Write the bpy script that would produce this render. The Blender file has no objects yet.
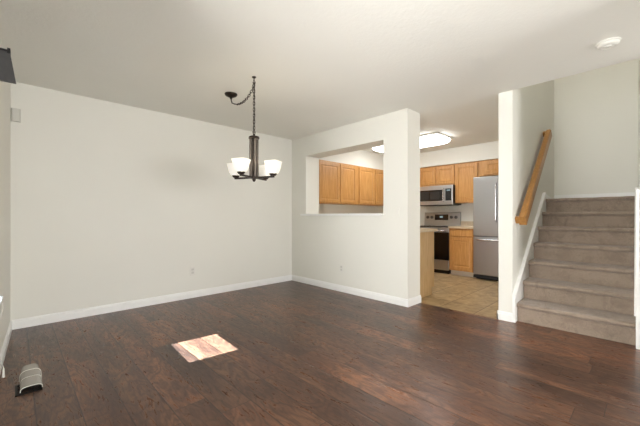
import bpy, bmesh, math, random
from mathutils import Vector, Matrix
random.seed(7)
S = bpy.context.scene
COL = S.collection
PI = math.pi

# ------------------------------------------------------------------ camera
cd = bpy.data.cameras.new('camera')
cam = bpy.data.objects.new('camera', cd); COL.objects.link(cam)
cam.location = (0, 0, 1.1168)
cam.rotation_euler = (PI/2, 0, 0.8084 - PI/2)
cd.sensor_width = 36; cd.lens = 319.45/640*36
cd.shift_y = 2.94/640
cd.clip_start = .02
S.camera = cam

# ------------------------------------------------------------------ world, sun, added fill lights
w = bpy.data.worlds.new('sky'); S.world = w; w.use_nodes = True
bg = w.node_tree.nodes['Background']
bg.inputs[0].default_value = (.72, .83, 1, 1); bg.inputs[1].default_value = 1.5

def lamp(name, kind, loc, energy, color=(1, 1, 1), direction=None, **kw):
    l = bpy.data.lights.new(name, kind); l.energy = energy; l.color = color
    for k, v in kw.items(): setattr(l, k, v)
    o = bpy.data.objects.new(name, l); COL.objects.link(o); o.location = loc
    if direction: o.rotation_euler = Vector(direction).to_track_quat('-Z', 'Y').to_euler()
    return o
lamp('sun', 'SUN', (-6, 4, 6), 155, (.66, .84, 1), (1, -.10, -.545), angle=math.radians(.25))
# added unseen fill lights: left of the camera, behind it and above the stairs
lamp('fill_left', 'AREA', (-.43, .75, 1.25), 150, (1, .985, .975), (1, .05, -.02), shape='RECTANGLE', size=1.75, size_y=1.5)
lamp('fill_behind', 'AREA', (1.9, -5.72, 1.10), 400, (1, .985, .975), (0, 1, -.02), shape='RECTANGLE', size=3.1, size_y=1.95)
lamp('fill_stair', 'AREA', (4.55, .62, 4.80), 18, (1, .93, .86), (0.15, 0, -1), shape='RECTANGLE', size=.7, size_y=.6)

S.view_settings.view_transform = 'Standard'; S.view_settings.look = 'None'
S.view_settings.gamma = 1; S.view_settings.use_curve_mapping = False
S.view_settings.exposure = -0.10

# ------------------------------------------------------------------ materials
def lin(c):
    return tuple(((x/255)/12.92 if x/255 <= .04045 else ((x/255+.055)/1.055)**2.4) for x in c) + (1,)
class NT:
    def __init__(s, name):
        s.m = bpy.data.materials.new(name); s.m.use_nodes = True
        s.t = s.m.node_tree; s.b = s.t.nodes['Principled BSDF']; s.out = s.t.nodes['Material Output']
    def n(s, typ, **kw):
        n = s.t.nodes.new(typ)
        for k, v in kw.items(): setattr(n, k, v)
        return n
    def l(s, a, b): s.t.links.new(a, b)
    def obj(s): return s.n('ShaderNodeTexCoord').outputs['Object']
    def geo(s): return s.n('ShaderNodeNewGeometry').outputs['Position']
    def noise(s, vec, scale, detail=3, rough=.5, dist=0, stretch=None):
        if stretch:
            mp = s.n('ShaderNodeMapping'); mp.inputs['Scale'].default_value = stretch
            s.l(vec, mp.inputs[0]); vec = mp.outputs[0]
        n = s.n('ShaderNodeTexNoise'); s.l(vec, n.inputs['Vector'])
        n.inputs['Scale'].default_value = scale; n.inputs['Detail'].default_value = detail
        n.inputs['Roughness'].default_value = rough; n.inputs['Distortion'].default_value = dist
        return n.outputs['Fac']
    def ramp(s, fac, stops):
        r = s.n('ShaderNodeValToRGB'); e = r.color_ramp.elements
        while len(e) < len(stops): e.new(.5)
        for i, (p, c) in enumerate(stops): e[i].position = p; e[i].color = c
        s.l(fac, r.inputs[0]); return r.outputs[0]
    def math(s, op, a, b=None, c=None):
        n = s.n('ShaderNodeMath', operation=op)
        for i, x in enumerate((a, b, c)):
            if x is None: continue
            if isinstance(x, (int, float)): n.inputs[i].default_value = x
            else: s.l(x, n.inputs[i])
        return n.outputs[0]
    def mix(s, fac, a, b, mode='MIX'):
        n = s.n('ShaderNodeMix', data_type='RGBA', blend_type=mode)
        for i, x in ((0, fac), (6, a), (7, b)):
            if isinstance(x, (int, float, tuple)): n.inputs[i].default_value = x
            else: s.l(x, n.inputs[i])
        return n.outputs[2]
    def bump(s, h, strength=.2, dist=.01):
        b = s.n('ShaderNodeBump'); b.inputs['Strength'].default_value = strength; b.inputs['Distance'].default_value = dist
        s.l(h, b.inputs['Height']); s.l(b.outputs[0], s.b.inputs['Normal'])
    def set(s, color=None, rough=None, metal=None, spec=None):
        if color is not None:
            if isinstance(color, tuple): s.b.inputs['Base Color'].default_value = color
            else: s.l(color, s.b.inputs['Base Color'])
        if rough is not None:
            if isinstance(rough, (int, float)): s.b.inputs['Roughness'].default_value = rough
            else: s.l(rough, s.b.inputs['Roughness'])
        if metal is not None: s.b.inputs['Metallic'].default_value = metal
        if spec is not None: s.b.inputs['Specular IOR Level'].default_value = spec
        return s.m

def plain(name, rgb, rough=.5, metal=0, var=.04, scale=6, bump=0, spec=None):
    t = NT(name); c = lin(rgb)
    f = t.noise(t.obj(), scale, 4)
    lo = tuple(x*(1-var) for x in c[:3])+(1,); hi = tuple(min(1, x*(1+var)) for x in c[:3])+(1,)
    m = t.set(t.ramp(f, [(.3, lo), (.7, hi)]), rough, metal, spec)
    if bump: t.bump(t.noise(t.obj(), 220, 3), bump, .002)
    return m

def mk_wall(name, rgb, b=.10, sc=90, dist=.003):
    t = NT(name); p = t.geo(); c = lin(rgb)
    f = t.noise(p, 1.3, 3)
    t.set(t.ramp(f, [(.3, tuple(x*.975 for x in c[:3])+(1,)), (.7, c)]), .62, 0, .3)
    h = t.noise(p, sc, 3, .55)
    t.bump(h, b, dist); return t.m
M = {}
M['wall'] = mk_wall('wall_paint', (230, 228.6, 219.5))
M['ceiling'] = mk_wall('ceiling_texture', (239, 238, 230.5), .30, 42, .006)
M['trim'] = plain('white_trim', (240, 240, 237), .32, var=.015)
M['white_plastic'] = plain('white_plastic', (226, 224, 216), .38, var=.01)
M['sensor'] = plain('sensor_plastic', (205, 203, 194), .42, var=.01)

def mk_floor():
    t = NT('dark_hand_scraped_wood'); p = t.geo()
    sx = t.n('ShaderNodeSeparateXYZ'); t.l(p, sx.inputs[0])
    X, Y = sx.outputs[0], sx.outputs[1]
    PW, PL = .190, 1.22
    row = t.math('FLOOR', t.math('DIVIDE', t.math('ADD', X, 3.715), PW))
    fx = t.math('FRACT', t.math('DIVIDE', t.math('ADD', X, 3.715), PW))
    wn = t.n('ShaderNodeTexWhiteNoise', noise_dimensions='1D'); t.l(row, wn.inputs['W'])
    yo = t.math('ADD', t.math('DIVIDE', t.math('ADD', Y, 10), PL), wn.outputs['Value'])
    cl = t.math('FLOOR', yo); fy = t.math('FRACT', yo)
    cv = t.n('ShaderNodeCombineXYZ'); t.l(row, cv.inputs[0]); t.l(cl, cv.inputs[1])
    w2 = t.n('ShaderNodeTexWhiteNoise', noise_dimensions='3D'); t.l(cv.outputs[0], w2.inputs['Vector'])
    rnd = w2.outputs['Value']
    # plank-shifted coordinates
    sh = t.n('ShaderNodeVectorMath', operation='SCALE'); t.l(w2.outputs['Color'], sh.inputs[0]); sh.inputs['Scale'].default_value = 30
    ad = t.n('ShaderNodeVectorMath', operation='ADD'); t.l(p, ad.inputs[0]); t.l(sh.outputs[0], ad.inputs[1])
    q = ad.outputs[0]
    fine = t.noise(q, 9, 6, .70, 1.3, (4.2, .72, 1))
    warp = t.noise(q, 1.0, 3, .5, .4, (4.2, 1.3, 1))
    rings = t.math('SINE', t.math('MULTIPLY', warp, 90))
    rings = t.math('POWER', t.math('MULTIPLY_ADD', rings, .5, .5), 2.2)
    patch = t.noise(q, 1.5, 3, .6, .8, (2.2, .5, 1))
    base = t.ramp(patch, [(.30, lin((70, 48, 38))), (.50, lin((104, 73, 56))), (.72, lin((138, 98, 73)))])
    base = t.mix(t.math('MULTIPLY', rings, .55), base, lin((52, 35, 29)))
    base = t.mix(t.ramp(fine, [(.45, (0, 0, 0, 1)), (.62, (.62, .62, .62, 1))]), base, lin((46, 32, 27)))
    tint = t.ramp(rnd, [(0, (.76, .78, .80, 1)), (.5, (1, .98, .96, 1)), (1, (1.28, 1.17, 1.08, 1))])
    base = t.mix(1.0, base, tint, 'MULTIPLY')
    ex = t.math('MINIMUM', fx, t.math('SUBTRACT', 1, fx)); ey = t.math('MINIMUM', fy, t.math('SUBTRACT', 1, fy))
    gx = t.math('LESS_THAN', ex, .015); gy = t.math('LESS_THAN', ey, .0018)
    gap = t.math('MAXIMUM', gx, gy)
    base = t.mix(t.math('MULTIPLY', gap, .85), base, lin((20, 14, 11)))
    t.set(base, t.ramp(fine, [(.3, (.24, .24, .24, 1)), (.7, (.38, .38, .38, 1))]), 0, .42)
    hx = t.ramp(ex, [(0, (0, 0, 0, 1)), (.06, (1, 1, 1, 1))])
    h = t.math('ADD', t.math('MULTIPLY', hx, .5), t.math('ADD', t.math('MULTIPLY', warp, .9), t.math('MULTIPLY', fine, .35)))
    t.bump(h, .20, .006); return t.m
M['floor'] = mk_floor()

def mk_tile():
    t = NT('tan_floor_tile'); p = t.geo()
    sx = t.n('ShaderNodeSeparateXYZ'); t.l(p, sx.inputs[0])
    T = .40
    a = t.math('DIVIDE', t.math('SUBTRACT', sx.outputs[0], 3.72), T); b = t.math('DIVIDE', t.math('SUBTRACT', sx.outputs[1], 1.425-.4*8), T)
    fa, fb = t.math('FRACT', a), t.math('FRACT', b)
    e = t.math('MINIMUM', t.math('MINIMUM', fa, t.math('SUBTRACT', 1, fa)), t.math('MINIMUM', fb, t.math('SUBTRACT', 1, fb)))
    cv = t.n('ShaderNodeCombineXYZ'); t.l(t.math('FLOOR', a), cv.inputs[0]); t.l(t.math('FLOOR', b), cv.inputs[1])
    wn = t.n('ShaderNodeTexWhiteNoise', noise_dimensions='3D'); t.l(cv.outputs[0], wn.inputs['Vector'])
    f = t.noise(p, 7, 6, .65, .7)
    c = t.ramp(f, [(.28, lin((140, 114, 80))), (.5, lin((182, 156, 115))), (.75, lin((208, 186, 146)))])
    c = t.mix(1.0, c, t.ramp(wn.outputs['Value'], [(0, (.86, .85, .84, 1)), (1, (1.05, 1.05, 1.04, 1))]), 'MULTIPLY')
    g = t.math('LESS_THAN', e, .011)
    c = t.mix(t.math('MULTIPLY', g, .85), c, lin((96, 74, 52)))
    t.set(c, .38, 0, .4)
    t.bump(t.ramp(e, [(0, (0, 0, 0, 1)), (.02, (1, 1, 1, 1))]), .3, .003); return t.m
M['tile'] = mk_tile()

def mk_oak(name, lo, mid, hi, stretch=(9, 9, .8), rough=.36):
    t = NT(name); p = t.geo()
    f = t.noise(p, 5, 5, .6, .5, stretch); f2 = t.noise(p, 2.2, 2)
    c = t.ramp(f, [(.3, lin(lo)), (.5, lin(mid)), (.72, lin(hi))])
    c = t.mix(t.math('MULTIPLY', f2, .35), c, lin(mid))
    t.set(c, rough, 0, .4); t.bump(f, .05, .002); return t.m
M['oak'] = mk_oak('honey_oak', (172, 120, 64), (192, 140, 80), (208, 160, 100))
M['oak_panel'] = mk_oak('pale_oak_panel', (196, 160, 110), (210, 176, 128), (220, 190, 145))
M['rail_oak'] = mk_oak('handrail_oak', (134, 92, 44), (156, 110, 56), (174, 126, 68), (2, 8, 8))

def mk_carpet():
    t = NT('taupe_stair_carpet'); p = t.geo()
    a = t.noise(p, 240, 3, .7); b = t.noise(p, 9, 4, .6, .6); c0 = t.noise(p, 2.2, 2)
    c = t.ramp(a, [(.25, lin((98, 84, 72))), (.75, lin((184, 166, 148)))])
    c = t.mix(t.ramp(b, [(.45, (0, 0, 0, 1)), (.75, (.7, .7, .7, 1))]), c, lin((112, 96, 84)))
    # three old drops on the risers
    for (x, y, z, r) in SPOTS:
        d = t.n('ShaderNodeVectorMath', operation='DISTANCE'); t.l(p, d.inputs[0]); d.inputs[1].default_value = (x, y, z)
        k = t.math('LESS_THAN', t.math('ADD', d.outputs['Value'], t.math('MULTIPLY', t.math('SUBTRACT', a, .5), .01)), r)
        c = t.mix(t.math('MULTIPLY', k, .8), c, lin((40, 32, 28)))
    t.set(c, .95, 0, .1)
    t.b.inputs['Sheen Weight'].default_value = .25
    t.bump(t.math('ADD', a, t.math('MULTIPLY', b, .8)), .55, .006); return t.m

def mk_steel(name, rgb=(176, 178, 180), rough=.30, st=(1, 1, 60)):
    t = NT(name); p = t.obj(); c = lin(rgb)
    f = t.noise(p, 6, 3, .5, 0, st)
    t.set(t.ramp(f, [(.3, tuple(x*.93 for x in c[:3])+(1,)), (.7, c)]), rough, 1.0); t.bump(f, .02, .001); return t.m
M['steel'] = mk_steel('brushed_steel', (188, 189, 190), .34)
M['steel_dark'] = mk_steel('dark_steel_trim', (120, 122, 124), .35)  # darker steel for stove knobs and refrigerator body
M['chrome'] = plain('bright_handle_metal', (205, 207, 210), .18, 1.0, .02)
M['black_glass'] = plain('black_glass', (14, 14, 15), .08, 0, .05, spec=.6)
M['window_mesh'] = plain('microwave_window', (40, 40, 40), .22, 0, .1, 40)
M['black'] = plain('black_plastic', (20, 20, 20), .45, 0, .08)
M['bronze'] = plain('dark_bronze', (62, 54, 48), .36, .85, .12, 20)
M['bronze_rod'] = plain('brushed_pewter_rod', (112, 104, 96), .34, .9, .1, 20)
M['counter'] = plain('cream_countertop', (206, 188, 160), .35, 0, .08, 60)
M['kick'] = plain('pale_toe_kick', (196, 184, 168), .5, 0, .04)
M['valance'] = plain('dark_grey_shade', (74, 73, 73), .7, 0, .08, 40, .1)
M['shadecloth'] = plain('shade_cloth', (168, 164, 156), .85, 0, .04, 60)
M['register'] = plain('black_register_metal', (30, 27, 25), .45, .5, .1)

def mk_emit(name, rgb, strength, base=(240, 238, 230), rough=.35):
    t = NT(name); t.set(lin(base), rough)
    t.b.inputs['Emission Color'].default_value = lin(rgb); t.b.inputs['Emission Strength'].default_value = strength
    return t.m
M['shade_glass'] = mk_emit('lit_frosted_glass', (255, 247, 230), .30)
M['diffuser'] = mk_emit('lit_diffuser', (252, 252, 252), 12.0)
M['display'] = mk_emit('clock_display', (190, 220, 225), .5, (20, 24, 26))

def mk_glass(name, tint=(1, 1, 1, 1), refl=.06, rough=.02):
    t = NT(name); tr = t.n('ShaderNodeBsdfTransparent'); tr.inputs[0].default_value = tint
    gl = t.n('ShaderNodeBsdfGlossy'); gl.inputs['Roughness'].default_value = rough
    fr = t.n('ShaderNodeFresnel'); fr.inputs[0].default_value = 1.45
    mx = t.n('ShaderNodeMixShader'); t.l(fr.outputs[0], mx.inputs[0]); t.l(tr.outputs[0], mx.inputs[1]); t.l(gl.outputs[0], mx.inputs[2])
    t.l(mx.outputs[0], t.out.inputs[0]); return t.m
M['glass'] = mk_glass('window_glass')
def mk_clear():
    t = NT('clear_plastic'); p = t.obj()
    tr = t.n('ShaderNodeBsdfTransparent'); tr.inputs[0].default_value = (.86, .86, .84, 1)
    df = t.n('ShaderNodeBsdfPrincipled'); df.inputs['Base Color'].default_value = lin((205, 200, 192)); df.inputs['Roughness'].default_value = .22
    lw = t.n('ShaderNodeLayerWeight'); lw.inputs[0].default_value = .45
    f = t.math('ADD', t.math('MULTIPLY', lw.outputs['Facing'], .45), .34)
    mx = t.n('ShaderNodeMixShader'); t.l(f, mx.inputs[0]); t.l(tr.outputs[0], mx.inputs[1]); t.l(df.outputs[0], mx.inputs[2])
    t.l(mx.outputs[0], t.out.inputs[0]); return t.m
M['clear'] = mk_clear()

# ------------------------------------------------------------------ mesh helpers
class MB:
    def __init__(s): s.bm = bmesh.new()
    def box(s, x0, x1, y0, y1, z0, z1, bev=0):
        r = bmesh.ops.create_cube(s.bm, size=1)
        vs = r['verts']
        for v in vs:
            v.co = Vector(((x0+x1)/2 + v.co.x*(x1-x0), (y0+y1)/2 + v.co.y*(y1-y0), (z0+z1)/2 + v.co.z*(z1-z0)))
        if bev:
            es = list({e for v in vs for e in v.link_edges})
            bmesh.ops.bevel(s.bm, geom=es, offset=bev, segments=2, affect='EDGES', profile=.5)
        return s
    def prism(s, pts, axis, a0, a1):
        """extrude a 2D outline along an axis: axis 'x': pts (y,z); 'y': pts (x,z); 'z': pts (x,y)"""
        def mk(p, a): return {'x': (a, p[0], p[1]), 'y': (p[0], a, p[1]), 'z': (p[0], p[1], a)}[axis]
        A = [s.bm.verts.new(mk(p, a0)) for p in pts]; B = [s.bm.verts.new(mk(p, a1)) for p in pts]
        n = len(pts)
        for i in range(n): s.bm.faces.new((A[i], A[(i+1) % n], B[(i+1) % n], B[i]))
        s.bm.faces.new(A[::-1]); s.bm.faces.new(B); return s
    def tube(s, pts, r, seg=10, closed=False, cap=True):
        pts = [Vector(p) for p in pts]; n = len(pts); rings = []
        up = None
        for i, p in enumerate(pts):
            a = pts[(i-1) % n] if (closed or i) else pts[0]; b = pts[(i+1) % n] if (closed or i < n-1) else pts[-1]
            d = (b-a).normalized()
            if up is None: up = Vector((0, 0, 1)) if abs(d.z) < .9 else Vector((1, 0, 0))
            x = d.cross(up)
            if x.length < 1e-4: x = d.orthogonal()
            x.normalize(); up = x.cross(d).normalized()
            rr = r[i] if isinstance(r, (list, tuple)) else r
            rings.append([s.bm.verts.new(p + x*math.cos(2*PI*k/seg)*rr + up*math.sin(2*PI*k/seg)*rr) for k in range(seg)])
        m = n if closed else n-1
        for i in range(m):
            A, B = rings[i], rings[(i+1) % n]
            for k in range(seg): s.bm.faces.new((A[k], A[(k+1) % seg], B[(k+1) % seg], B[k]))
        if cap and not closed:
            s.bm.faces.new(rings[0][::-1]); s.bm.faces.new(rings[-1])
        return s
    def lathe(s, prof, cx=0, cy=0, seg=24, axis='z', cap=True):
        rings = []
        for r, h in prof:
            ring = []
            for k in range(seg):
                a = 2*PI*k/seg; c, d = r*math.cos(a), r*math.sin(a)
                co = (cx+c, cy+d, h) if axis == 'z' else ((cx+c, h, cy+d) if axis == 'y' else (h, cx+c, cy+d))
                ring.append(s.bm.verts.new(co))
            rings.append(ring)
        for A, B in zip(rings, rings[1:]):
            for k in range(seg): s.bm.faces.new((A[k], A[(k+1) % seg], B[(k+1) % seg], B[k]))
        if cap: s.bm.faces.new(rings[0][::-1]); s.bm.faces.new(rings[-1])
        return s
    def loops(s, loops, cap0=True, cap1=True):
        R = [[s.bm.verts.new(p) for p in L] for L in loops]; n = len(R[0])
        for A, B in zip(R, R[1:]):
            for k in range(n): s.bm.faces.new((A[k], A[(k+1) % n], B[(k+1) % n], B[k]))
        if cap0: s.bm.faces.new(R[0][::-1])
        if cap1: s.bm.faces.new(R[-1])
        return s
    def build(s, name, mat, parent=None, smooth=False, label=None):
        bmesh.ops.recalc_face_normals(s.bm, faces=s.bm.faces)
        me = bpy.data.meshes.new(name); s.bm.to_mesh(me); s.bm.free()
        me.materials.append(M[mat] if isinstance(mat, str) else mat)
        if smooth:
            me.polygons.foreach_set('use_smooth', [True]*len(me.polygons))
            try: me.set_sharp_from_angle(angle=math.radians(40))
            except Exception: pass
        o = bpy.data.objects.new(name, me); COL.objects.link(o)
        if parent: o.parent = parent
        if label: o['label'] = label
        return o
def thing(name, label, cat, loc=(0, 0, 0), rz=0, group=None):
    o = bpy.data.objects.new(name, None); COL.objects.link(o); o.location = loc; o.rotation_euler = (0, 0, rz)
    o.empty_display_size = .1
    o['label'] = label; o['category'] = cat
    if group: o['group'] = group
    return o
def tag(o, label, cat, group=None):
    o['label'] = label; o['category'] = cat
    if group: o['group'] = group
    return o
def struct(o): o['kind'] = 'structure'; return o
def copy_tree(o, parent=None):
    c = o.copy(); COL.objects.link(c)
    if parent: c.parent = parent
    for ch in list(o.children): copy_tree(ch, c)
    return c
def base_profile(d, h=.095, t=.013):
    """baseboard outline (offset from wall, z)"""
    return [(0, 0), (d*t, 0), (d*t, h*.68), (d*t*.72, h*.74), (d*t*.72, h*.84), (d*t*.35, h*.95), (0, h)]

CEIL = 2.44
VA, UB, UK = 4.36, 3.487, 3.786      # far wall, divider front, divider back
VP = 2.093                           # divider's free end
KX = 6.53                            # kitchen far wall

# ------------------------------------------------------------------ setting: floors, ceilings, walls
struct(MB().box(-.7, UK-.012, -5.7, VA+.1, -.10, 0).build('floor', 'floor'))
struct(MB().box(UK-.012, KX+.15, -.1, 1.10, -.10, 0).build('floor_stair', 'floor'))
struct(MB().box(UK-.012, KX+.15, 1.10, VA+.1, -.10, -.002).build('floor_kitchen', 'tile'))
struct(MB().box(-.7, UK, -5.8, VA+.1, CEIL, CEIL+.28).build('ceiling', 'ceiling'))
struct(MB().prism([(UK, 1.10), (KX+.15, 1.225), (KX+.15, VA+.1), (UK, VA+.1)], 'z', CEIL, CEIL+.28).build('ceiling_kitchen', 'ceiling'))
struct(MB().box(3.5, 7.0, -.4, 1.6, 4.95, 5.05).build('ceiling_stair', 'ceiling'))
struct(MB().box(-.5, KX+.15, VA, VA+.14, 0, CEIL).build('wall_back', 'wall'))
# divider with the pass-through opening
OV0, OV1, OZ0, OZ1 = 2.45, 3.990, 1.122, 2.114
b = MB()
b.box(UB, UK, VP, OV0, 0, CEIL); b.box(UB, UK, OV1, VA, 0, CEIL)
b.box(UB, UK, OV0, OV1, 0, OZ0); b.box(UB, UK, OV0, OV1, OZ1, CEIL)
struct(b.build('wall_divider', 'wall'))
struct(MB().box(KX, KX+.14, 1.2, VA, 0, CEIL).build('wall_kitchen', 'wall'))
# wall between kitchen and stairs (end cap faces the living room)
struct(MB().prism([(UK, 1.032), (6.62, 1.158), (6.62, 1.292), (UK, 1.166)], 'z', 0, 4.95).build('wall_stair_left', 'wall'))
SF = 6.50
struct(MB().box(SF, SF+.12, -.1, 1.25, 0, 4.95).build('wall_stair_far', 'wall'))
struct(MB().prism([(UK, .085), (6.62, .165), (6.62, .04), (UK, -.04)], 'z', 0, 4.95).build('wall_stair_right', 'wall'))
struct(MB().box(UK-.30, UK-.16, -.2, 1.3, CEIL+.28, 4.95).build('wall_stair_header', 'wall'))
# right side of the living room: a wall mass whose corner stands just outside the frame
struct(MB().box(2.66, 2.79, -1.1, .040, 0, CEIL).build('wall_stub', 'wall'))
struct(MB().box(UK, UK+.12, -5.6, -.04, 0, CEIL).build('wall_right', 'wall'))
FW = -5.46; FY = FW-.07
b = MB()
b.box(-.6, .3, FW-.14, FW, 0, CEIL); b.box(3.5, UK, FW-.14, FW, 0, CEIL); b.box(.3, 3.5, FW-.14, FW, 2.1, CEIL)
struct(b.build('wall_front', 'wall'))
b = MB()
for x0, x1 in ((.3, .37), (1.33, 1.40), (2.38, 2.45), (3.43, 3.5)): b.box(x0, x1, FY-.03, FY+.03, 0, 2.1)
b.box(.3, 3.5, FY-.03, FY+.03, 2.03, 2.1); b.box(.3, 3.5, FY-.03, FY+.03, 0, .08)
d1 = struct(b.build('door_added', 'trim'))  # unseen patio door, added as the opening for the fill light behind
for x0, x1 in ((.37, 1.33), (1.40, 2.38), (2.45, 3.43)): MB().box(x0, x1, FY-.004, FY+.004, .08, 2.03).build('pane', 'glass', d1)

# left wall: leans a little away from the room's axis; local x runs from the far corner towards the camera
LW = bpy.data.objects.new('tmp', None)
LANG = math.atan2(-.99885, -.0480)
LORG = Vector((-.031, VA, 0))
def left_parent(o):
    o.location = LORG; o.rotation_euler = (0, 0, LANG); return o
# local -y is outdoors (x points to the camera, y points into... checked: rot gives local +y -> +u)
W1 = (1.318, 1.832, .568, 1.95); W2 = (2.70, 4.50, .45, 2.10)
def wall_with_holes(L, holes, y0, y1, H):
    b = MB(); x = -.1
    for (a0, a1, z0, z1) in holes:
        b.box(x, a0, y0, y1, 0, H); b.box(a0, a1, y0, y1, 0, z0); b.box(a0, a1, y0, y1, z1, H); x = a1
    b.box(x, L, y0, y1, 0, H); return b
left_parent(struct(wall_with_holes(9.95, [W1, W2], -.13, 0, CEIL).build('wall_left', 'wall')))
def window(name, W, nx, nz):
    a0, a1, z0, z1 = W; b = MB(); t = .028
    b.box(a0, a0+t, -.115, -.075, z0, z1).box(a1-t, a1, -.115, -.075, z0, z1)
    b.box(a0, a1, -.115, -.075, z0, z0+t).box(a0, a1, -.115, -.075, z1-t, z1)
    for i in range(1, nx): x = a0+(a1-a0)*i/nx; b.box(x-.02, x+.02, -.112, -.078, z0, z1)
    for i in range(1, nz): z = z0+(z1-z0)*i/nz; b.box(a0, a1, -.112, -.078, z-.02, z+.02)
    o = left_parent(struct(b.build(name, 'trim')))
    MB().box(a0+t, a1-t, -.097, -.093, z0+t, z1-t).build('pane', 'glass', o)
    MB().box(a0-.05, a1+.05, -.07, .035, z0-.022, z0+.002, .004).build('window_sill', 'trim', o)
    return o
window('window_1', (W1[0], W1[1], W1[2], W1[3]), 1, 1)
window('window_added', W2, 2, 1)  # unseen window, added as the opening for the left fill light

# added unseen wall outside keeps the low sun off the window beside the camera
struct(MB().box(-3.6, -3.4, -8, 2.62, -.1, 4.4).build('sun_block_wall', 'wall'))

# baseboards
pr = base_profile(1)
struct(MB().prism([(VA-p[0], p[1]) for p in pr], 'x', -.02, UB).build('baseboard_back', 'trim'))
struct(MB().prism([(UB-p[0], p[1]) for p in pr], 'y', VP-.0115, VA).build('baseboard_divider', 'trim'))
struct(MB().prism([(VP-p[0], p[1]) for p in pr], 'x', UB-.0126, UK+.012).build('baseboard_divider_end', 'trim'))
left_parent(struct(MB().prism([(p[0], p[1]) for p in pr], 'x', 0, 9.8).build('baseboard_left', 'trim')))
struct(MB().prism([(UK-p[0], p[1]) for p in pr], 'y', 1.032, 1.179).build('baseboard_stair_end', 'trim'))
struct(MB().prism([(1.166+p[0], p[1]) for p in pr], 'x', UK-.013, UK+.05).build('baseboard_stair_return', 'trim'))
b = MB()   # rounded corner of the right wall's baseboard
c = [(2.647+.02, .055)] + [(2.667 - .02*math.cos(a), .035+.02*math.sin(a)) for a in (PI*.5, PI*.375, PI*.25, PI*.125, 0)]
out = [(2.79, .055)] + c[1:] + [(2.647, -1.1), (2.66, -1.1), (2.66, .040), (2.79, .040)]
b.prism(out, 'z', 0, .092)
struct(b.build('baseboard_right', 'trim'))
struct(MB().box(-.45, .3, FW, FW+.013, 0, .095).box(3.5, UK, FW, FW+.013, 0, .095).build('baseboard_front', 'trim'))

# kitchen soffits
struct(MB().box(UK, KX, 4.075, VA, 2.110, CEIL).build('wall_soffit_left', 'wall'))
struct(MB().box(6.165, KX, 1.24, 4.075, 2.135, CEIL).build('wall_soffit_far', 'wall'))

# ------------------------------------------------------------------ stairs
RISE, RUN, SU = .195, .285, 3.862
def lv(u): return 1.006 + (u-3.862)*.049      # left edge of the treads
def rv(u): return .108 + (u-3.862)*.034
SPOTS = [(4.705, .44, .68, .011), (4.70, .425, .62, .012), (4.70, .40, .605, .008)]
M['carpet'] = mk_carpet()
st = thing('staircase', 'straight flight of stairs covered in taupe carpet, rising from the wood floor', 'staircase', (SU, .55, 0))
for k in range(7):
    u0 = SU + RUN*k; u1 = u0 + RUN if k < 6 else SF-.012
    z1 = RISE*(k+1); z0 = 0 if k == 0 else RISE*k - .03
    # outline in (u,z): riser, rounded nosing, tread
    n = []
    n.append((u0, z0)); n.append((u0, z1-.050))
    for a in range(0, 7):
        th = -PI/2 - a*PI/6
        n.append((u0-.012 + .022*math.cos(th), z1-.022 + .022*math.sin(th)))
    n.append((u1+.01, z1)); n.append((u1+.01, z0))
    LA = [(u-SU, lv(u)-.55, z) for u, z in n]; RA = [(u-SU, rv(u)-.55, z) for u, z in n]
    b = MB(); mid = []
    NS = 14
    for i in range(NS+1):
        f = i/NS
        mid.append([(l[0]+(r[0]-l[0])*f + (random.uniform(-.002, .002) if 0 < i < NS else 0), l[1]+(r[1]-l[1])*f, l[2]+(r[2]-l[2])*f + (random.uniform(-.0025, .0015) if (0 < i < NS and 2 < j < 9) else 0)) for j, (l, r) in enumerate(zip(LA, RA))])
    b.loops(mid).build('step', 'carpet', st, smooth=True)
# skirt boards either side: sloped boards with a moulded top
def skirt(name, vfun, d, t, u0, top0, uend):
    sl = RISE/RUN
    pts = [(u0, 0), (uend, 1.0), (uend, 1.60)]
    zt = top0 + sl*(uend-u0)
    out = [(u0, 0), (u0, top0), (uend, zt), (SF, zt-.09) if uend < SF-.05 else (SF, zt), (SF, zt-.5), (u0+.9, 0)]
    A = [(u, vfun(u), z) for u, z in out]; B = [(u, vfun(u)-d*t, z) for u, z in out]
    b = MB().loops([A, B])
    # cap moulding along the slope
    cap = [(u0-.006, top0-.028), (u0-.006, top0+.002), (uend, zt+.004), (uend, zt-.026)]
    b.loops([[(u, vfun(u), z) for u, z in cap], [(u, vfun(u)-d*(t+.010), z) for u, z in cap]])
    return struct(b.build(name, 'trim'))
wl = lambda u: 1.032 + (u-UK)*(.126/(6.62-UK))
wr = lambda u: .085 + (u-UK)*(.080/(6.62-UK))
skirt('trim_1', wl, 1, .026, UK-.004, .285, 5.48)
skirt('trim_2', wr, -1, .024, UK-.004, .30, 5.48)
struct(MB().box(UK-.016, UK, .041, .086, 0, 1.40, .002).box(UK-.012, UK, .088, .106, 0, 1.34, .002).build('trim_3', 'trim'))
struct(MB().box(SF-.014, SF, .15, 1.15, RISE*7, RISE*7+.095).build('baseboard_stair', 'trim'))
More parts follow.
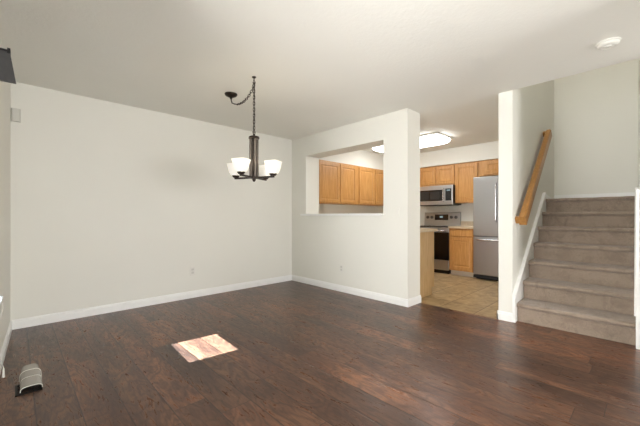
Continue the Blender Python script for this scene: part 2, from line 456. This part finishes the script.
# handrail on the left stair wall
hr = thing('handrail', 'square honey oak handrail sloping up the stair wall', 'handrail', (4.0, .98, 0))
def hrp(u, z, off):   # point at a distance off from the wall
    return Vector((u-4.0, wl(u)-off-.98, z))
P0, P1 = (3.90, 1.075), (5.09, 1.075+1.19*.92)
HR = [(3.90, 1.062), (5.52, 2.305)]
hu0, hz0 = HR[0]; hu1, hz1 = HR[1]
d = Vector((hu1-hu0, 0, hz1-hz0)).normalized(); nrm = Vector((-d.z, 0, d.x))
def rail_loop(u, z):
    c = hrp(u, z, .066); W, Hh = .034, .053
    prof = [(-W, -Hh), (W, -Hh), (W, -Hh*.2), (W*.9, Hh*.75), (W*.5, Hh), (-W*.5, Hh), (-W*.9, Hh*.75), (-W, -Hh*.2)]
    return [tuple(c + Vector((0, 1, 0))*p[0] + nrm*p[1]) for p in prof]
MB().loops([rail_loop(hu0, hz0), rail_loop(hu1, hz1)]).build('rail', 'rail_oak', hr)
for uu in (hu0, hu1):     # returns into the wall at each end
    zz = hz0 if uu == hu0 else hz1
    s_ = 1 if uu == hu0 else -1
    c = hrp(uu + s_*.02*d.x, zz + s_*.02*d.z, 0)
    b = MB(); A = []; 
    for off in (.0, .050):
        q = hrp(uu + s_*.021*d.x, zz + s_*.021*d.z, off)
        A.append([tuple(q + d*a + nrm*e) for a, e in ((-.02, -.034), (.02, -.034), (.02, .034), (-.02, .034))])
    b.loops(A).build('rail_return', 'rail_oak', hr)
for f in (.3, .75):
    uu = hu0+(hu1-hu0)*f; zz = hz0+(hz1-hz0)*f
    a = hrp(uu, zz-.10, .0); m = hrp(uu, zz-.095, .055); e = hrp(uu, zz-.035, .075)
    MB().tube([a, m, e], .007, 8).build('bracket', 'bronze', hr)
# narrow wood strip at the top of the right stair wall
# ------------------------------------------------------------------ pass-through ledge
lg = MB()
lg.prism([(UB-.058, OV0-.005), (UB-.058, OV1+.075), (UB, OV1+.075), (UB, OV1), (UK+.03, OV1), (UK+.03, OV0), (UB, OV0), (UB, OV0-.005)], 'z', OZ0, OZ0+.028)
lo = lg.build('ledge', 'trim')
bv = lo.modifiers.new('bevel', 'BEVEL'); bv.width = .006; bv.segments = 2; bv.limit_method = 'ANGLE'
tag(lo, 'white painted ledge along the bottom of the pass-through opening', 'ledge')

# ------------------------------------------------------------------ electrical plates, sensors
def outlet(name, label, loc, rz, faint=False):
    t = thing(name, label, 'outlet', loc, rz)
    MB().box(-.036, .036, -.006, 0, -.058, .058, .002).build('cover_plate', 'white_plastic', t)
    for dz in (-.021, .021):
        MB().box(-.017, .017, -.0085, -.006, dz-.014, dz+.014, .001).box(-.008, -.0055, -.0095, -.0085, dz-.004, dz+.008).box(.0055, .008, -.0095, -.0085, dz-.004, dz+.008).build('socket', 'sensor', t)
    return t
outlet('power_outlet', 'white double outlet low on the long blank wall below the chandelier', (1.755, VA, .365), 0)
outlet('power_outlet', 'white double outlet low on the divider wall below the pass-through ledge', (UB, 3.19, .345), -PI/2)
t = thing('light_switch', 'white light switch on the divider wall, just right of the pass-through', 'switch', (UB, 2.235, 1.165), -PI/2)
MB().box(-.030, .030, -.004, 0, -.050, .050, .0015).build('cover_plate', 'wall', t)
MB().prism([(-.004, -.026), (-.009, -.026), (-.005, .026), (-.004, .026)], 'x', -.013, .013).build('rocker', 'white_plastic', t)

t = thing('motion_sensor', 'small white motion sensor high on the wall in the left corner', 'sensor', (.006, VA, 2.045), 0)
MB().prism([(-.036, 0), (-.036, -.028), (-.022, -.046), (.022, -.046), (.036, -.028), (.036, 0)], 'z', 0, .125).build('housing', 'sensor', t)
MB().box(-.016, .016, -.049, -.046, .025, .075, .001).build('lens', 'sensor', t)

t = thing('smoke_detector', 'round white smoke detector on the ceiling near the stairs', 'smoke detector', (3.27, .245, CEIL), 0)
MB().lathe([(.074, 0), (.074, -.010), (.070, -.012)], seg=40).build('mounting_plate', 'white_plastic', t, True)
MB().lathe([(.066, -.010), (.066, -.020), (.059, -.029), (.046, -.033), (.043, -.030), (.026, -.030), (.024, -.035), (.001, -.036)], seg=40).build('cover', 'white_plastic', t, True)
MB().lathe([(.007, -.035), (.007, -.0385), (.001, -.039)], .0, .0, 12).build('test_button', 'sensor', t, True)

# ------------------------------------------------------------------ dark panel on the left wall, shade in the left window
t = thing('hanging_panel', 'dark grey tapered panel with black top rail, high up at the left edge', 'panel', LORG, LANG)
zs0, zs1 = 2.035, 2.235
PX0, PX1 = 1.285, 1.315
MB().prism([(.002, zs0), (.100, zs0), (.070, zs1), (.002, zs1)], 'x', PX0, PX1).build('board', 'valance', t)
MB().box(PX0-.006, PX1+.006, .0005, .068, zs1, zs1+.014).box(PX0-.006, PX1+.006, .056, .072, zs1-.010, zs1+.026).build('top_rail', 'black', t)
wb = thing('window_shade', 'white cord and pale window shade at the left edge above the floor register', 'window shade', LORG, LANG)
v0 = W1[0]-.04
MB().box(W1[0]-.006, W1[1]+.006, -.036, -.033, .838, 1.948).build('shade_panel', 'shadecloth', wb)
MB().box(W1[0]-.004, W1[1]+.004, -.040, -.029, .823, .841).build('bottom_bar', 'white_plastic', wb)
MB().tube([(1.345, -.034, 1.94), (1.345, .004, 1.88), (1.345, .004, .545), (1.345, .037, .54), (1.345, .037, .50), (1.345, .010, .36), (1.345, .016, .22), (1.345, .040, .10)], .0022, 6).build('cord', 'white_plastic', wb, label='thin white pull cord')
MB().lathe([(.002, .10), (.005, .092), (.008, .045), (.0085, .035), (.003, .033)], 1.345, .040, 12).build('tassel', 'white_plastic', wb, True)

# ------------------------------------------------------------------ floor register and clear air deflector
rg = thing('floor_register', 'black metal floor register under the clear plastic deflector', 'floor register', (.066, 2.805, 0), 0)
b = MB(); b.box(-.066, .062, -.085, -.073, 0, .006).box(-.066, .062, .073, .085, 0, .006).box(-.066, -.054, -.085, .085, 0, .006).box(.050, .062, -.085, .085, 0, .006)
b.build('frame', 'register', rg)
b = MB()
for i in range(7): y = -.0624+i*.0208; b.box(-.054, .050, y-.003, y+.003, .0005, .004)
b.box(-.004, .004, -.073, .073, .0005, .0045).build('grille', 'register', rg)
df = thing('air_deflector', 'clear plastic arched air deflector on the floor by the left wall', 'air deflector', (.077, 2.78, .0065), 0)
def arch(y, w, h, n=14, tail=0):
    pts = []
    for i in range(n+1):
        a = PI*i/n; c, s_ = math.cos(a), math.sin(a)
        x = -w*math.copysign(abs(c)**.55, c); z = h*abs(s_)**.6
        pts.append((x, y, z))
    return pts
def shell(sections, th):
    b = MB(); R = []
    for (y, w, h) in sections:
        o_ = arch(y, w, h); i_ = [(x*(1-th/w), y, max(0, z-th) if z > 1e-4 else 0) for x, y, z in o_]
        R.append(o_ + i_[::-1])
    b.loops(R); return b
shell([(-.035, .053, .028), (.03, .053, .048), (.13, .053, .060), (.145, .055, .066), (.155, .055, .066)], .003).build('hood', 'clear', df, True)
shell([(.140, .049, .060), (.23, .049, .063), (.275, .048, .060), (.298, .046, .053), (.312, .040, .038)], .003).build('extension', 'clear', df, True)
for (y, w_, h_, r_) in ((-.035, .053, .029, .0022), (.150, .055, .067, .0022), (.062, .053, .054, .0012)):
    MB().tube(arch(y, w_, h_), r_, 6).build('rib', 'white_plastic', df, True)

# ------------------------------------------------------------------ chandelier
CX, CY = 1.647, 2.634
FV = Vector((CX, CY, 0)).normalized(); RV = Vector((FV.y, -FV.x, 0))
ch = thing('chandelier', 'four-light dark bronze chandelier with frosted glass shades hung on a swagged chain', 'chandelier', (CX, CY, 1.46))
def loc(x, y, z): return (x-CX, y-CY, z-1.46)
CAN = (1.696, 3.174)
cx, cy = CAN[0]-CX, CAN[1]-CY
MB().lathe([(.067, .98), (.067, .972), (.058, .960), (.030, .946), (.013, .940), (.011, .925), (.001, .924)], cx, cy, 28).build('canopy', 'bronze', ch, True)
b = MB(); b.lathe([(.020, .98), (.020, .974), (.006, .970), (.005, .955), (.001, .954)], 0, 0, 16)
b.tube([(0, 0, .957)] + [(.014*math.sin(a), 0, .942-.014+.014*math.cos(a)+.001) for a in [i*PI/8 for i in range(0, 13)]], .0028, 6)
b.build('ceiling_hook', 'bronze', ch, True)
def link(b, p, d, roll, L=.038, W=.0100, r=.0028):
    d = Vector(d).normalized(); s_ = d.orthogonal().normalized(); t_ = d.cross(s_)
    s_ = s_*math.cos(roll) + t_*math.sin(roll)
    pts = []
    for i in range(14):
        a = 2*PI*i/14
        pts.append(Vector(p) + d*(math.cos(a)*W + math.copysign(L/2-W, math.cos(a))) + s_*math.sin(a)*W)
    b.tube(pts, r, 5, closed=True)
def chain(b, pts, pitch=.029):
    pts = [Vector(p) for p in pts]; acc = 0; k = 0; nxt = pitch/2
    for a, c in zip(pts, pts[1:]):
        L = (c-a).length
        while nxt <= acc+L:
            f = (nxt-acc)/L; link(b, a+(c-a)*f, c-a, (k % 2)*PI/2+.4); k += 1; nxt += pitch
        acc += L
b = MB(); chain(b, [(0, 0, .945), (0, 0, .455)]); b.build('chain', 'bronze', ch)
# swag: from the canopy stem, sagging, up to the hook
SW = [(0, 2.40), (.01, 2.37), (.05, 2.335), (.17, 2.306), (.30, 2.283), (.42, 2.270), (.58, 2.268), (.70, 2.278), (.80, 2.294), (.90, 2.32), (.96, 2.345), (1, 2.372)]
sw = [Vector((cx*(1-f), cy*(1-f), z-1.46)) for f, z in SW]
b = MB(); b.tube(sw[:6], .0060, 8); chain(b, sw[4:]); b.build('swag_chain', 'bronze', ch)
b = MB(); b.tube([(0.003, .003, .93), (.004, -.003, .7), (-.003, .003, .46)], .0024, 6).build('electric_cord', 'bronze', ch)
# body
b = MB(); b.tube([(math.sin(a)*.013, 0, .452+math.cos(a)*.016) for a in [i*PI/6 for i in range(12)]], .0035, 6, closed=True)
b.lathe([(.010, .436), (.012, .425), (.012, .418)], seg=16).lathe([(.020, .420), (.047, .412), (.051, .404), (.051, .392), (.043, .386), (.030, .384)], seg=28)
b.build('top_cap', 'bronze', ch, True)
MB().tube([(0, 0, .39), (0, 0, .02)], .014, 14).build('column', 'bronze', ch, True)
for i in range(4):
    a = PI/4*0 + i*PI/2 + math.radians(18)
    p = RV*math.cos(a)*.034 + FV*math.sin(a)*.034
    MB().tube([(p.x, p.y, .39), (p.x, p.y, .03)], .0115, 10).build('rod', 'bronze_rod', ch, True)
MB().box(-.035, .035, -.035, .035, .012, .032, .003).lathe([(.016, .012), (.018, .002), (.012, -.012), (.004, -.018), (.001, -.019)], seg=18).build('hub', 'bronze', ch, True)
phi = math.radians(33); RR = .207
dirs = [(math.cos(phi), -math.sin(phi)), (-math.sin(phi), -math.cos(phi)), (-math.cos(phi), math.sin(phi)), (math.sin(phi), math.cos(phi))]
def sq(hw, z, n=6, r=.22):
    """rounded square loop"""
    pts = []
    for k in range(4):
        a0 = PI/2*k
        ccx = hw*(1-r)*(1 if k in (0, 3) else -1); ccy = hw*(1-r)*(1 if k in (0, 1) else -1)
        for i in range(n):
            a = a0 + PI/2*i/(n-1); pts.append((ccx+hw*r*math.cos(a), ccy+hw*r*math.sin(a), z))
    return pts
for i, (dr, dfw) in enumerate(dirs):
    dv = RV*dr + FV*dfw; ang = math.atan2(dv.y, dv.x)
    b = MB()
    def along(r_, s_, z): return tuple(dv*r_ + Vector((-dv.y, dv.x, 0))*s_ + Vector((0, 0, z)))
    lp = lambda r_, z0, z1: [along(r_, -.008, z0), along(r_, .008, z0), along(r_, .008, z1), along(r_, -.008, z1)]
    b.loops([lp(.01, .014, .030), lp(RR+.012, .014, .030)])
    b.build('arm', 'bronze', ch)
    sh = MB().loops([sq(.030, 0), sq(.040, .010), sq(.050, .040), sq(.058, .080), sq(.065, .116), sq(.061, .116), sq(.054, .080), sq(.046, .040), sq(.036, .014), sq(.022, .006)]).build('lamp_shade', 'shade_glass', ch, True)
    p = dv*RR; sh.location = (p.x, p.y, .048); sh.rotation_euler = (0, 0, ang + PI/4*0)
    MB().lathe([(.008, -.030), (.008, -.022), (.022, -.020), (.036, -.004), (.037, .002), (.010, .004)], seg=18).build('socket_cup', 'bronze', sh, True)
    lb = lamp('bulb_light', 'POINT', (p.x, p.y, .058+.11), 1.2, (1, .9, .75), shadow_soft_size=.03); lb.parent = ch

# ------------------------------------------------------------------ kitchen cabinets
def panel_door(name, x0, x1, z0, z1, yf, parent, fr=.052, th=.02, mat='oak'):
    """framed door facing local -y, front at yf; the sunk panel is a sub-part"""
    def R(i, y): return [(x0+i, y, z0+i), (x1-i, y, z0+i), (x1-i, y, z1-i), (x0+i, y, z1-i)]
    o = MB().loops([R(0, yf+th), R(0, yf+.003), R(.003, yf), R(fr, yf), R(fr+.007, yf+.009), R(fr+.007, yf+th-.001)], True, False).build(name, mat, parent)
    MB().loops([R(fr+.003, yf+th-.001), R(fr+.003, yf+.010), R(fr+.016, yf+.010), R(fr+.034, yf+.004)], True, True).build(name+'_panel', mat, o)
    return o
def upper(label, loc_, rz, W, D, z0, z1, doors, name='upper_cabinet', group=None):
    t = thing(name, label, 'cabinet', loc_, rz, group)
    b = MB(); b.box(0, W, .021, D-.024, z0, z1)
    # face frame lip
    b.build('body', 'oak', t)
    for (a, c) in doors: panel_door('door', a, c, z0+.022, z1-.028, 0, t)
    return t
# left run (on the back wall, seen through the pass-through): local x = u
yA = 4.045
upper('single-door oak wall cabinet at the left end of the run seen through the pass-through', (3.80, yA, 0), 0, .585, VA-yA, 1.342, 2.110, [(.045, .575)])
upper('two-door oak wall cabinet in the middle of the run seen through the pass-through', (4.387, yA, 0), 0, 1.083, VA-yA, 1.342, 2.110, [(.010, .470), (.560, 1.070)])
upper('corner oak wall cabinet at the right end of the run seen through the pass-through', (5.472, yA, 0), 0, .70, VA-yA, 1.342, 2.110, [(.012, .685)])
# far run, local x = -v
F = -PI/2; XF = 6.20
def far(v_left, u=XF): return (u, v_left, 0)
upper('short two-door oak wall cabinet directly above the microwave', far(3.455), F, .765, KX-XF, 1.732, 2.135, [(.016, .372), (.393, .752)])
upper('tall single-door oak wall cabinet between microwave and refrigerator', far(2.690), F, .450, KX-XF, 1.368, 2.135, [(.014, .425)])
upper('short oak wall cabinet above the refrigerator', far(2.238), F, .98, KX-XF, 1.850, 2.135, [(.095, .50), (.515, .95)])

# base cabinet between stove and refrigerator
UBF = 5.955
t = thing('base_cabinet', 'oak base cabinet with one drawer and one door, left of the refrigerator', 'cabinet', far(2.695, UBF), F)
MB().box(0, .455, .021, KX-UBF, .095, .882).build('body', 'oak', t)
MB().box(0, .455, .085, KX-UBF, 0, .095).build('toe_kick', 'kick', t)
def R_(x0, x1, z0, z1, i, y): return [(x0+i, y, z0+i), (x1-i, y, z0+i), (x1-i, y, z1-i), (x0+i, y, z1-i)]
MB().loops([R_(.03, .435, .735, .858, 0, .021), R_(.03, .435, .735, .858, 0, .006), R_(.03, .435, .735, .858, .012, 0)]).build('drawer', 'oak', t)
panel_door('door', .03, .435, .125, .715, 0, t)
o = MB().box(UBF-.025, KX, 2.240, 2.700, .882, .920, .006).box(KX-.02, KX, 2.240, 2.700, .92, 1.01).build('countertop', 'counter')
tag(o, 'short cream countertop between stove and refrigerator', 'countertop')

# peninsula base run behind the divider wall, end panel facing the living room
t = thing('peninsula_cabinet', 'base cabinet run behind the divider wall with plain pale oak end panel', 'cabinet', (UK, 2.19, 0), 0)
MB().box(0.001, .575, 0.018, 2.165, .10, .895).build('body', 'oak', t)
MB().prism([(.001, 0), (.505, 0), (.505, .105), (.575, .105), (.575, .895), (.001, .895)], 'y', 0, .018).build('end_panel', 'oak_panel', t, label='plain pale oak end panel')
MB().box(.001, .505, .019, 2.165, 0, .10).build('toe_kick', 'kick', t)
for k in range(4):
    y0 = .05+k*.40
    b = MB(); b.box(.576, .594, y0, y0+.37, .13, .70); b.build('door', 'oak', t)
    b = MB(); b.box(.576, .594, y0, y0+.37, .73, .87); b.build('drawer', 'oak', t)
o = MB().prism([(UK+.001, 2.155), (UK+.615, 2.155), (UK+.615, 3.70), (KX, 3.70), (KX, VA), (UK+.001, VA)], 'z', .896, .934).build('countertop', 'counter')
tag(o, 'cream countertop on the cabinet run behind the divider wall', 'countertop')
t = thing('sink_cabinet', 'oak base cabinet run under the back wall of the kitchen', 'cabinet', (UK+.62, 3.74, 0), 0)
MB().box(0, 2.09, .02, .60, .10, .895).build('body', 'oak', t)
MB().box(0, 2.09, .08, .60, 0, .10).build('toe_kick', 'kick', t)
for k in range(3): panel_door('door', .03+k*.5, .5+k*.5, .13, .87, 0, t)
# faucet whose dark tip just shows above the ledge
t = thing('faucet', 'dark faucet tip just showing above the pass-through ledge', 'faucet', (4.795, 4.22, .934), -.4)
MB().lathe([(.026, 0), (.026, .012), (.015, .02), (.013, .12)], seg=18).build('faucet_base', 'bronze', t, True)
MB().tube([(0, 0, .11), (0, 0, .19)] + [(0, -.035+.035*math.cos(a), .19+.035*math.sin(a)) for a in [i*PI/8 for i in range(1, 8)]] + [(0, -.07, .175)], .009, 10).build('spout', 'bronze', t, True)
MB().tube([(.012, 0, .08), (.07, 0, .11)], .007, 8).build('handle', 'bronze', t, True)

# ------------------------------------------------------------------ microwave
t = thing('microwave', 'stainless steel microwave with black glass door mounted above the stove', 'microwave', (6.115, 3.445, 1.338), F)
Wm, Hm = .750, .385
MB().box(0, Wm, .03, KX-6.115, .0, Hm, .003).build('body', 'black', t)
MB().box(0, Wm, .0, .03, .0, Hm, .006).build('front_frame', 'steel', t)
MB().box(.020, .545, -.004, .002, .080, .300, .002).build('door_glass', 'black_glass', t)
MB().box(.060, .275, -.0055, -.003, .105, .275).box(.287, .505, -.0055, -.003, .105, .275).build('window', 'window_mesh', t)
MB().tube([(.575, -.002, .065), (.575, -.035, .075), (.575, -.037, .19), (.575, -.035, .315), (.575, -.002, .325)], .012, 10).build('handle', 'chrome', t, True)
MB().box(.610, .728, -.004, .002, .080, .315, .002).build('control_panel', 'black_glass', t)
MB().box(.635, .705, -.0055, -.003, .268, .295).build('clock', 'display', t)
b = MB()
for r in range(4):
    for c_ in range(3): b.box(.628+c_*.030, .650+c_*.030, -.0055, -.003, .105+r*.036, .128+r*.036)
b.build('keypad', 'window_mesh', t)
MB().box(.02, Wm-.02, .04, .36, -.010, 0).build('bottom_vent', 'black', t)

# ------------------------------------------------------------------ stove
XS = 5.965
t = thing('stove', 'stainless steel electric stove with black oven door and control backguard', 'stove', (XS, 3.462, 0), F)
Ws, Ds = .762, KX-XS-.005
MB().box(.002, Ws-.002, .03, Ds, .07, .895).build('body', 'black', t)
MB().box(.03, Ws-.03, .06, Ds, 0, .07).build('plinth', 'black', t)
MB().box(0, Ws, .0, Ds-.06, .895, .915, .004).build('cooktop', 'black_glass', t)
for (x, y, r) in ((.2, .17, .10), (.56, .17, .085), (.2, .40, .085), (.56, .40, .10)):
    b = MB().lathe([(r, .9152), (r, .9160), (r-.006, .9160), (r-.006, .9152)], x, y, 32, cap=False)
    b.build('burner_ring', 'window_mesh', t)
MB().box(.004, Ws-.004, .0, .03, .80, .895, .003).build('front_panel', 'steel', t)
MB().box(.004, Ws-.004, -.012, .03, .270, .797, .004).build('oven_door', 'black_glass', t)
MB().tube([(.06, -.012, .825), (.06, -.055, .828), (Ws-.06, -.055, .828), (Ws-.06, -.012, .825)], .013, 10).build('handle', 'chrome', t, True)
MB().box(.004, Ws-.004, -.008, .03, .075, .262, .004).build('drawer', 'steel', t)
g = MB().prism([(Ds-.075, .915), (Ds-.055, 1.178), (Ds-.045, 1.19), (Ds, 1.19), (Ds, .915)], 'x', 0, Ws).build('backguard', 'steel', t)
def gy(z): return Ds-.075 + (z-.915)*(.02/.263)
MB().prism([(gy(1.03)-.003, 1.03), (gy(1.15)-.003, 1.15), (gy(1.15)+.002, 1.15), (gy(1.03)+.002, 1.03)], 'x', .235, .525).build('display_panel', 'black_glass', t)
MB().prism([(gy(1.08)-.0045, 1.08), (gy(1.115)-.0045, 1.115), (gy(1.115), 1.115), (gy(1.08), 1.08)], 'x', .345, .41).build('clock', 'display', t)
for x in (.075, .170, .590, .685):
    kb = MB().lathe([(.033, gy(1.09)), (.033, gy(1.09)-.006), (.026, gy(1.09)-.008), (.024, gy(1.09)-.028), (.02, gy(1.09)-.030)], x, 1.09, 20, 'y').build('knob', 'steel_dark', t, True)
    MB().box(x-.003, x+.003, gy(1.09)-.032, gy(1.09)-.029, 1.09, 1.112).build('pointer', 'black', kb)

# ------------------------------------------------------------------ refrigerator
XR = 5.895
t = thing('refrigerator', 'stainless steel french-door refrigerator with bottom freezer drawer', 'refrigerator', (XR, 2.228, 0), F)
Wf, Df = .84, KX-XR-.02
MB().box(.004, Wf-.004, .072, Df, .05, 1.785).build('body', 'steel_dark', t)
MB().box(.02, Wf-.02, .09, Df, 0, .055).build('kick_grille', 'black', t)
MB().box(.0, Wf, .010, .088, .03, .075).build('bottom_trim', 'black', t)
b1 = MB().box(0, .416, 0, .07, .765, 1.802, .010).build('door', 'steel', t)
b2 = MB().box(.424, Wf, 0, .07, .765, 1.802, .010).build('door', 'steel', t)
b3 = MB().box(0, Wf, 0, .07, .085, .750, .010).build('freezer_drawer', 'steel', t)
for x, p in ((.380, b1), (.460, b2)):
    MB().tube([(x, .002, 1.02), (x, -.045, 1.05), (x, -.05, 1.35), (x, -.045, 1.64), (x, .002, 1.67)], .013, 10).build('handle', 'chrome', p, True)
MB().tube([(.06, .002, .700), (.08, -.045, .702), (Wf/2, -.05, .702), (Wf-.08, -.045, .702), (Wf-.06, .002, .700)], .013, 10).build('handle', 'chrome', b3, True)

# ------------------------------------------------------------------ kitchen ceiling light
t = thing('ceiling_light', 'rectangular lit white fluorescent light on the kitchen ceiling', 'ceiling light', (5.07, 3.015, CEIL), 0)
HX, HY = .28, .665
MB().box(-HX, HX, -HY, HY, -.030, 0, .004).build('housing', 'white_plastic', t)
def rr(hx, hy, r, z, n=7):
    pts = []
    for k in range(4):
        sx_ = 1 if k in (0, 3) else -1; sy_ = 1 if k in (0, 1) else -1
        for i in range(n):
            a = PI/2*k + PI/2*i/(n-1); pts.append((sx_*(hx-r)+r*math.cos(a), sy_*(hy-r)+r*math.sin(a), z))
    return pts
MB().loops([rr(HX-.005, HY-.005, .12, -.030), rr(HX-.005, HY-.005, .13, -.062), rr(HX-.02, HY-.02, .14, -.085), rr(HX-.06, HY-.06, .13, -.098), rr(HX-.14, HY-.14, .12, -.102)]).build('diffuser', 'diffuser', t, True)

# ------------------------------------------------------------------ wood strip on the wall end above the stairs
o = MB().box(UK-.016, UK+.0, .066, .084, 2.135, 2.43, .002).build('wood_strip', 'rail_oak')
tag(o, 'narrow wooden strip hanging beside the stair opening at the right edge', 'wood strip')
bpy.data.objects.remove(LW)
